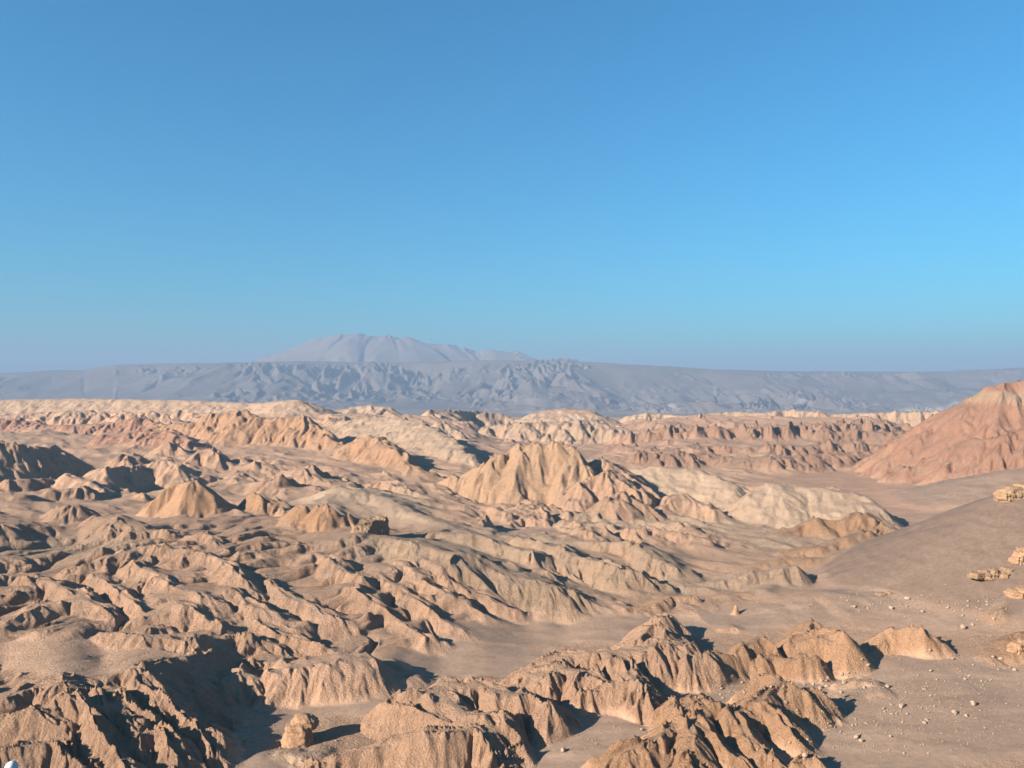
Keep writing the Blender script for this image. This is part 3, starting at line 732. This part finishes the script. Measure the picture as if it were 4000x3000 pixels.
def stone_mesh(name, seed, mat, sub=2, cuts=7, rough=.12):
    """an angular stone about 1 m across, standing on z = 0"""
    bm = bmesh.new()
    bmesh.ops.create_icosphere(bm, subdivisions=sub, radius=.5)
    r = random.Random(seed)
    for k in range(cuts):
        n = Vector((r.uniform(-1, 1), r.uniform(-1, 1), r.uniform(-.5, 1))).normalized()
        d = r.uniform(.26, .42)
        for v in bm.verts:
            e = v.co.dot(n) - d
            if e > 0: v.co -= n * e
    P = np.array([v.co[:] for v in bm.verts], f32)
    o = np_fbm3(P, .5, seed * 3.1) * rough
    for v, k in zip(bm.verts, o): v.co *= 1 + float(k)
    zmin = min(v.co.z for v in bm.verts)
    for v in bm.verts: v.co.z -= zmin + .1
    me = bpy.data.meshes.new(name); bm.to_mesh(me); bm.free()
    me.materials.append(mat)
    return me

def tag(o, label, cat, group=None):
    o['label'] = label; o['category'] = cat
    if group: o['group'] = group
    return o

STONES = [stone_mesh('boulder', 11 + k, M_PALEROCK, 2) for k in range(7)]
rnd = random.Random(5)
def boulder(px, py, size_px, label, group=None, mesh=None, flat=.7):
    p, D = ground(px, py)
    o = bpy.data.objects.new('boulder', mesh or rnd.choice(STONES))
    sz = size_px / F * D * 1.15
    o.scale = (sz * rnd.uniform(.85, 1.2), sz * rnd.uniform(.7, 1.1), sz * rnd.uniform(.8, 1.15) * flat)
    o.rotation_euler = (rnd.uniform(-.15, .15), rnd.uniform(-.15, .15), rnd.uniform(0, 6.28))
    o.location = p
    col.objects.link(o)
    return tag(o, label, 'boulder', group)

boulder(3286, 2642, 17, 'lone pale boulder below the grey-topped conical butte')
boulder(3229, 2686, 19, 'white boulder left of the low pale mound on the gravel')
boulder(3466, 2686, 19, 'white boulder at the right end of the low pale mound', flat=.9)
boulder(3345, 2885, 24, 'largest white boulder on the gravel right of the bottom ridge', flat=.6)
boulder(3522, 2762, 32, 'long low pale slab lying among the gravel stones at right', flat=.4)
boulder(3802, 2755, 20, 'bright boulder standing out on the right side of the gravel plain', flat=.9)
boulder(3774, 2798, 15, 'pale boulder just below the bright boulder on the gravel plain')
boulder(3760, 2456, 22, 'pale block on the rise right of the lone conical butte')
boulder(2198, 2938, 20, 'pale boulder on the sand in front of the bottom centre ridge', flat=.8)
boulder(2256, 2828, 15, 'small upright pale stone at the edge of the bottom centre shadow', flat=1.2)
boulder(2505, 2853, 16, 'flat pale stone on the sand left of the steep bottom ridge', flat=.5)
boulder(3145, 2962, 26, 'big pale boulder behind the small cone at the bottom edge', flat=.7)
boulder(3910, 2580, 22, 'pale boulder below the orange crag at the right edge')
fields = [ # centre, spread, how many, label, group
 ((3500, 2770), (190, 55), 70, 'small pale boulder strewn across the middle of the gravel plain', 'boulders in the middle of the gravel plain'),
 ((3400, 2850), (160, 55), 50, 'small pale stone scattered beside the steep bottom ridge', 'stones beside the bottom ridge'),
 ((3750, 2620), (170, 45), 45, 'small pale stone scattered below the right edge crag', 'stones below the right edge crag'),
 ((2880, 2705), (75, 18), 22, 'pale stone in the strip behind the steep bottom ridge', 'stones behind the bottom ridge'),
 ((3200, 2680), (80, 20), 24, 'pale stone left of the low pale mound', 'stones left of the low mound'),
 ((3600, 2365), (200, 22), 36, 'small rock on the stony rise before the dune', 'rocks on the stony rise'),
 ((3850, 2390), (70, 28), 26, 'broken rock in the rubble at the right edge under the dune', 'rubble under the dune'),
 ((3300, 2935), (220, 30), 22, 'small stone near the bottom edge of the gravel plain', 'stones at the bottom edge')]
for (cx, cy), (sx, sy), n, lb, gp in fields:
    k = 0
    while k < n:
        x, y = rnd.gauss(cx, sx), rnd.gauss(cy, sy)
        if not (2700 < x < 4020 and 2300 < y < 2995): continue
        boulder(x, y, min(22, 4.5 + rnd.expovariate(1 / 3.4)), lb, gp)
        k += 1

def pebbles():
    """gravel: thousands of stones too small to tell apart, one mesh"""
    src = stone_mesh('pebble_source', 3, M_GRAVEL, 1, 4)
    V = np.array([v.co[:] for v in src.vertices], f32); Fc = np.array([p.vertices[:] for p in src.polygons], np.int32)
    bpy.data.meshes.remove(src)
    rs = np.random.RandomState(3); vs, fs = [], []
    for k in range(7500):
        a = rs.rand()
        if a < .62: px, py = rs.normal(3550, 260), rs.normal(2770, 110)
        elif a < .75: px, py = rs.normal(3550, 280), rs.normal(2365, 28)
        elif a < .85: px, py = rs.normal(2700, 250), rs.normal(2705, 22)
        elif a < .93: px, py = rs.normal(2350, 150), rs.normal(2900, 50)
        else: px, py = rs.normal(1150, 110), rs.normal(2900, 50)
        if not (900 < px < 4080 and 2250 < py < 3030): continue
        p, D = ground(px, py)
        s = (1.8 + rs.exponential(1.3)) / F * D
        c, n = math.cos(k), math.sin(k)
        v = V * (s * rs.uniform(.8, 1.4), s, s * .6)
        v = np.stack([v[:, 0] * c - v[:, 1] * n, v[:, 0] * n + v[:, 1] * c, v[:, 2]], -1) + np.array(p[:], f32)
        fs.append(Fc + len(V) * len(vs)); vs.append(v)
    me = bpy.data.meshes.new('gravel')
    me.from_pydata(np.concatenate(vs).tolist(), [], np.concatenate(fs).tolist())
    me.materials.append(M_GRAVEL)
    o = bpy.data.objects.new('gravel', me); col.objects.link(o)
    o['kind'] = 'stuff'; o['label'] = 'fine pale gravel scattered over the sand flats'; o['category'] = 'gravel'
pebbles()

# ------------------------------------------------------------------ standing rocks
def lump(name, mat, rings, seg=44, seed=1.0, rough=.10, wl=2.0, flutes=0.0, parent=None, top=.6):
    """closed rock: a stack of rings (z, cx, cy, rx, ry, squareness) roughened by noise, in metres"""
    vs, fs = [], []
    n = len(rings)
    # resample rings
    R = np.array(rings, float)
    zz = np.linspace(0, n - 1, n * 5)
    R = np.stack([np.interp(zz, np.arange(n), R[:, k]) for k in range(6)], -1)
    th = np.linspace(0, 2 * np.pi, seg, endpoint=False)
    for z, cx, cy, rx, ry, sq in R:
        e = 2.0 / sq
        c, s_ = np.cos(th), np.sin(th)
        vs.append(np.stack([cx + rx * np.sign(c) * np.abs(c) ** e, cy + ry * np.sign(s_) * np.abs(s_) ** e, np.full(seg, z)], -1))
    V = np.concatenate(vs).astype(f32)
    cen = np.repeat(R[:, 1:3], seg, 0)
    d = V[:, :2] - cen; ln = np.sqrt((d ** 2).sum(1)) + 1e-3
    k = rough * np_fbm3(V, wl, seed) * 2 + rough * .6 * np_fbm3(V, wl * .35, seed + 5)
    if flutes:
        ang = np.tile(th, len(R))
        k -= flutes * np.abs(np.sin(ang * 7 + 1.5 * np_fbm3(V, wl * 2, seed + 9))) ** .5 * 1.0 - flutes * .5
    k += .05 * np.sin(V[:, 2] * 5.5 + seed) * rough * 4
    V[:, :2] += d / ln[:, None] * (k * np.minimum(ln, wl * 2))[:, None]
    V[:, 2] += .25 * np_fbm3(V, wl, seed + 2) * rough * 8 * np.clip((V[:, 2] - R[0, 0]) / (R[-1, 0] - R[0, 0] + 1e-6), 0, 1)
    m = len(R)
    for j in range(m - 1):
        for i in range(seg):
            a = j * seg + i; b = j * seg + (i + 1) % seg
            fs.append((a, b, b + seg, a + seg))
    tv = V.tolist()
    tv.append([R[-1, 1], R[-1, 2], float(V[-seg:, 2].mean()) + top * .3]); tv.append([R[0, 1], R[0, 2], R[0, 0]])
    for i in range(seg):
        fs.append(((m - 1) * seg + i, (m - 1) * seg + (i + 1) % seg, len(tv) - 2))
        fs.append(((i + 1) % seg, i, len(tv) - 1))
    me = bpy.data.meshes.new(name); me.from_pydata(tv, [], fs)
    me.polygons.foreach_set('use_smooth', np.ones(len(fs), bool))
    me.materials.append(mat)
    o = bpy.data.objects.new(name, me); col.objects.link(o)
    o.parent = parent
    return o

def empty(name, loc, rz=0):
    o = bpy.data.objects.new(name, None); col.objects.link(o)
    o.location = loc; o.rotation_euler = (0, 0, rz); o.empty_display_size = .5
    return o

# the capped pillar in the wash
p, D = ground(1163, 2905)
rp = tag(empty('rock_pillar', p), 'orange rock pillar with an overhanging cap standing alone in the wash', 'rock pillar')
lump('body', M_ROCK, [(-1.5,-.2,0,5.6,5.0,2.2),(0,-.1,0,4.9,4.3,2.2),(1.0,0,0,4.3,3.7,2.4),(2.4,.1,0,3.8,3.2,2.7),(3.8,.15,0,3.5,3.0,3.2),(4.9,.1,0,3.35,2.8,3.4),(5.4,0,0,2.9,2.4,3.2),(5.6,0,0,1.2,1,2.5)], 56, 2.0, .10, 1.5, .07, rp)
lump('cap', M_ROCK, [(3.7,2.6,1.2,1.8,2.0,3),(4.1,2.3,1.2,2.9,2.5,3.2),(5.2,1.8,1.2,3.5,2.6,3.2),(6.3,1.5,1.2,3.3,2.5,3),(7.0,1.2,1.2,2.6,2.1,2.8),(7.5,1.0,1.2,1.4,1.2,2.4)], 50, 5.0, .11, 1.5, 0, rp)

# small spire on the sand
p, D = ground(2872, 2400)
tag(lump('rock_spire', M_ROCK, [(-.6,0,0,2.6,2.2,2),(0,0,0,2.0,1.7,2),(1.2,.15,0,1.25,1.1,2.2),(2.4,.25,0,.85,.75,2.2),(3.4,.2,0,.5,.5,2),(3.8,.2,0,.2,.2,2)], 28, 3.3, .12, .9),
    'small pointed rock spire standing alone on the sand before the dune', 'rock spire').location = p

BLOCKS = {}
def block_mesh(mat, seed):
    """an angular, bedded block, 1 m cube before scaling, sunk a little below z = 0"""
    key = (mat.name, seed)
    if key not in BLOCKS:
        bm = bmesh.new(); bmesh.ops.create_cube(bm, size=1)
        bmesh.ops.subdivide_edges(bm, edges=bm.edges[:], cuts=13, use_grid_fill=True)
        r = random.Random(seed)
        for k in range(9):
            n = Vector((r.uniform(-1, 1), r.uniform(-1, 1), r.uniform(-.1, .9))).normalized(); d = r.uniform(.42, .62)
            for v in bm.verts:
                e = v.co.dot(n) - d
                if e > 0: v.co -= n * e
        P = np.array([v.co[:] for v in bm.verts], f32)
        o = np_fbm3(P, .6, seed * 1.7) * .09 + np_fbm3(P, .16, seed * 2.3) * .035
        lay = np.sign(np.sin(P[:, 2] * 17 + 2 * gnoise(P[:, 0] * 2 + seed, P[:, 1] * 2))) * .022
        for v, k, l in zip(bm.verts, o, lay):
            h = Vector((v.co.x, v.co.y, 0))
            v.co += v.co.normalized() * float(k) + (h.normalized() if h.length > 1e-4 else h) * float(l)
            v.co.z += .38
        me = bpy.data.meshes.new('block'); bm.to_mesh(me); bm.free(); me.materials.append(mat)
        BLOCKS[key] = me
    return BLOCKS[key]

def crag(px, py, parts, label, mat=M_YELLOW, seed=1, rz=0, names='ledge'):
    """outcrop of angular blocks; each (dx, dy, width, depth, height, turn) in view pixels at its distance"""
    p, D = ground(px, py); k = D / F
    r = tag(empty('rock_outcrop', p, rz), label, 'rock outcrop')
    for i, (dx, dy, w, d, h, t) in enumerate(parts):
        o = bpy.data.objects.new(names, block_mesh(mat, int(seed * 10 + i % 5))); col.objects.link(o)
        o.parent = r; o.location = (dx * k, dy * k, -.5 * h * k); o.scale = (w * k * 1.0, d * k * 1.4, h * k * 1.35); o.rotation_euler = (0, 0, t)
    return r
# boulder outcrop with the dark face turned away from the sun
crag(1450, 2084, [(0,0,120,44,74,0),(38,-4,44,40,86,.1),(-50,10,50,40,48,-.1),(8,26,90,50,80,.05)],
     'big dark-faced boulder outcrop on the pale swell in the middle', M_BROWNROCK, 3, math.radians(42), 'block')
# yellow crags on and under the dune
crag(3965, 1938, [(-40,0,50,50,36,.3),(0,12,70,60,50,.1),(50,18,80,70,64,-.2),(95,10,70,60,58,.4),(-58,-8,28,36,18,.6),(20,-6,40,34,28,.5)], 'yellow rock crag at the right edge on the dune crest', seed=2)
crag(3985, 2185, [(-5,0,40,44,44,.2),(30,8,50,50,62,-.1),(70,6,60,50,70,.3),(-24,-6,28,30,20,.5),(15,-12,40,30,26,.1)], 'orange crag at the right edge halfway up the dune', M_ROCK, seed=4)
crag(3900, 2250, [(-90,2,50,36,16,.3),(-50,10,46,40,26,-.3),(-10,14,56,44,30,.2),(40,16,60,46,36,0),(90,10,70,50,30,.4),(15,-12,40,26,14,.6)], 'line of yellow rock ledges at the foot of the dune, right edge', seed=6)
crag(3970, 2322, [(-8,0,44,40,26,.2),(34,6,50,44,38,-.3),(70,4,50,44,30,.1),(8,-12,30,24,14,.5)], 'blocky orange crag below the yellow ledges at the right edge', M_ROCK, seed=8)
crag(3975, 2535, [(-6,0,36,36,34,.2),(24,6,40,40,48,-.2),(56,8,50,44,54,.3),(-24,-8,24,24,14,.6)], 'orange crag at the right edge above the gravel plain', M_ROCK, seed=10)
crag(3470, 2322, [(-30,0,36,26,9,.2),(5,4,40,28,14,-.1),(38,2,26,22,10,.4)], 'low rock ledge on the stony rise before the dune', M_BROWNROCK, seed=12)

# ------------------------------------------------------------------ the person below the viewpoint
def person():
    x, D, fz = PXX, PD, PZ
    root = empty('person', (x, D, fz))
    tag(root, 'person in a white cap seen from behind at the bottom left corner', 'person')
    def fabric(n, c):
        m, nt, b = new_mat(n)
        t = node(nt, 'ShaderNodeTexNoise'); t.inputs['Scale'].default_value = 60
        bp = node(nt, 'ShaderNodeBump'); bp.inputs['Strength'].default_value = .2; bp.inputs['Distance'].default_value = .01
        nt.links.new(t.outputs['Fac'], bp.inputs['Height']); nt.links.new(bp.outputs[0], b.inputs['Normal'])
        b.inputs['Base Color'].default_value = c + (1,)
        return m
    skin = fabric('skin', (.42, .24, .16)); dark = fabric('dark_jacket_cloth', (.03, .03, .04)); jeans = fabric('trouser_cloth', (.05, .06, .09))
    white = fabric('white_cap_cloth', (.55, .55, .56)); hairm = fabric('dark_hair', (.02, .015, .012))
    def skinned(name, pts, edges, mat, rootv=0):
        me = bpy.data.meshes.new(name)
        me.from_pydata([q[:3] for q in pts], edges, [])
        o = bpy.data.objects.new(name, me); col.objects.link(o)
        o.parent = root
        o.modifiers.new('skin', 'SKIN')
        me.skin_vertices or bpy.context.view_layer.update()
        for i, q in enumerate(pts):
            sv = me.skin_vertices[0].data[i]
            sv.radius = (q[3], q[4] if len(q) > 4 else q[3]); sv.use_root = (i == rootv)
        o.modifiers.new('sub', 'SUBSURF').render_levels = 2
        me.materials.append(mat)
        return o
    # body: pelvis, spine, neck, head, arms with hands, legs with feet; facing away (+Y)
    B = [(0,0,.95,.15,.11),(0,0,1.12,.14,.10),(0,.01,1.30,.165,.11),(0,0,1.42,.12,.09),(0,.0,1.50,.055),(0,.01,1.56,.06),(0,.015,1.63,.085,.10),(0,.02,1.70,.075,.09),
         (.17,0,1.41,.06),(.22,.0,1.14,.045),(.20,.10,.92,.035),(.19,.14,.85,.035,.02),(.185,.16,.79,.028,.015),
         (-.17,0,1.41,.06),(-.22,.0,1.14,.045),(-.20,.10,.92,.035),(-.19,.14,.85,.035,.02),(-.185,.16,.79,.028,.015),
         (.09,0,.88,.09),(.10,.01,.50,.065),(.10,-.01,.10,.045),(.10,.12,.045,.04),
         (-.09,0,.88,.09),(-.10,.01,.50,.065),(-.10,-.01,.10,.045),(-.10,.12,.045,.04)]
    Ed = [(0,1),(1,2),(2,3),(3,4),(4,5),(5,6),(6,7),(3,8),(8,9),(9,10),(10,11),(11,12),(3,13),(13,14),(14,15),(15,16),(16,17),(0,18),(18,19),(19,20),(20,21),(0,22),(22,23),(23,24),(24,25)]
    skinned('body', B, Ed, skin)
    J = [(0,0,.93,.165,.125),(0,0,1.12,.16,.12),(0,.01,1.30,.18,.125),(0,0,1.44,.13,.10),(.18,0,1.41,.075),(.225,.0,1.14,.06),(.205,.09,.95,.047),(-.18,0,1.41,.075),(-.225,.0,1.14,.06),(-.205,.09,.95,.047)]
    skinned('jacket', J, [(0,1),(1,2),(2,3),(3,4),(4,5),(5,6),(3,7),(7,8),(8,9)], dark)
    T = [(0,0,.95,.16,.12),(.09,0,.86,.10),(.10,.01,.50,.078),(.10,-.01,.12,.062),(-.09,0,.86,.10),(-.10,.01,.50,.078),(-.10,-.01,.12,.062)]
    skinned('trousers', T, [(0,1),(1,2),(2,3),(0,4),(4,5),(5,6)], jeans)
    def shell(name, rx, ry, rz, cz, zmin, mat, parent=root, grow=0.0, ripple=0.0):
        bm = bmesh.new(); bmesh.ops.create_uvsphere(bm, u_segments=36, v_segments=22, radius=1)
        bmesh.ops.delete(bm, geom=[v for v in bm.verts if v.co.z < zmin], context='VERTS')
        for v in bm.verts:
            a = math.atan2(v.co.y, v.co.x)
            g = 1 + ripple * abs(math.cos(3 * a)) ** 8 * -1
            v.co = Vector((v.co.x * rx * g, v.co.y * ry * g, v.co.z * rz))
        me = bpy.data.meshes.new(name); bm.to_mesh(me); bm.free()
        me.polygons.foreach_set('use_smooth', np.ones(len(me.polygons), bool))
        me.materials.append(mat)
        o = bpy.data.objects.new(name, me); col.objects.link(o); o.parent = parent
        o.location = (0, .01, cz)
        return o
    shell('hair', .088, .108, .125, 1.62, -.75, hairm)
    cap = shell('cap', .098, .115, .105, 1.655, -.12, white, ripple=.02)
    bm = bmesh.new()
    rows = []
    for j in range(5):
        f = j / 4
        rows.append([bm.verts.new((math.sin(t) * (.080 + .006 * f), .075 + f * .075 * math.cos(t * .9), -.012 - .02 * f * math.cos(t))) for t in np.linspace(-1.15, 1.15, 13)])
    for j in range(4):
        for i in range(12): bm.faces.new((rows[j][i], rows[j][i + 1], rows[j + 1][i + 1], rows[j + 1][i]))
    me = bpy.data.meshes.new('brim'); bm.to_mesh(me); bm.free(); me.materials.append(white)
    br = bpy.data.objects.new('brim', me); col.objects.link(br); br.parent = cap
    br.modifiers.new('thick', 'SOLIDIFY').thickness = .004
    bm = bmesh.new(); bmesh.ops.create_uvsphere(bm, u_segments=10, v_segments=6, radius=.009)
    me = bpy.data.meshes.new('button'); bm.to_mesh(me); bm.free(); me.materials.append(white)
    bt = bpy.data.objects.new('button', me); col.objects.link(bt); bt.parent = cap; bt.location = (0, 0, .104)
person()

# ------------------------------------------------------------------ haze
def haze():
    bm = bmesh.new()
    bmesh.ops.create_cube(bm, size=1)
    for v in bm.verts:
        v.co = Vector((v.co.x * 46000, 26000 if v.co.y > 0 else -6000, 900 if v.co.z > 0 else -620))
    me = bpy.data.meshes.new('haze'); bm.to_mesh(me); bm.free()
    o = bpy.data.objects.new('haze', me); col.objects.link(o)
    o['kind'] = 'stuff'; o['label'] = 'thin blue haze over the far plain and mountains'; o['category'] = 'haze'
    m = bpy.data.materials.new('thin_air'); m.use_nodes = True
    nt = m.node_tree; nt.nodes.clear()
    out = nt.nodes.new('ShaderNodeOutputMaterial')
    pv = nt.nodes.new('ShaderNodeVolumePrincipled')
    pv.inputs['Color'].default_value = (.26, .355, .50, 1)
    pv.inputs['Density'].default_value = 1.1e-4
    pv.inputs['Anisotropy'].default_value = 0.0
    nt.links.new(pv.outputs[0], out.inputs['Volume'])
    me.materials.append(m)
haze()
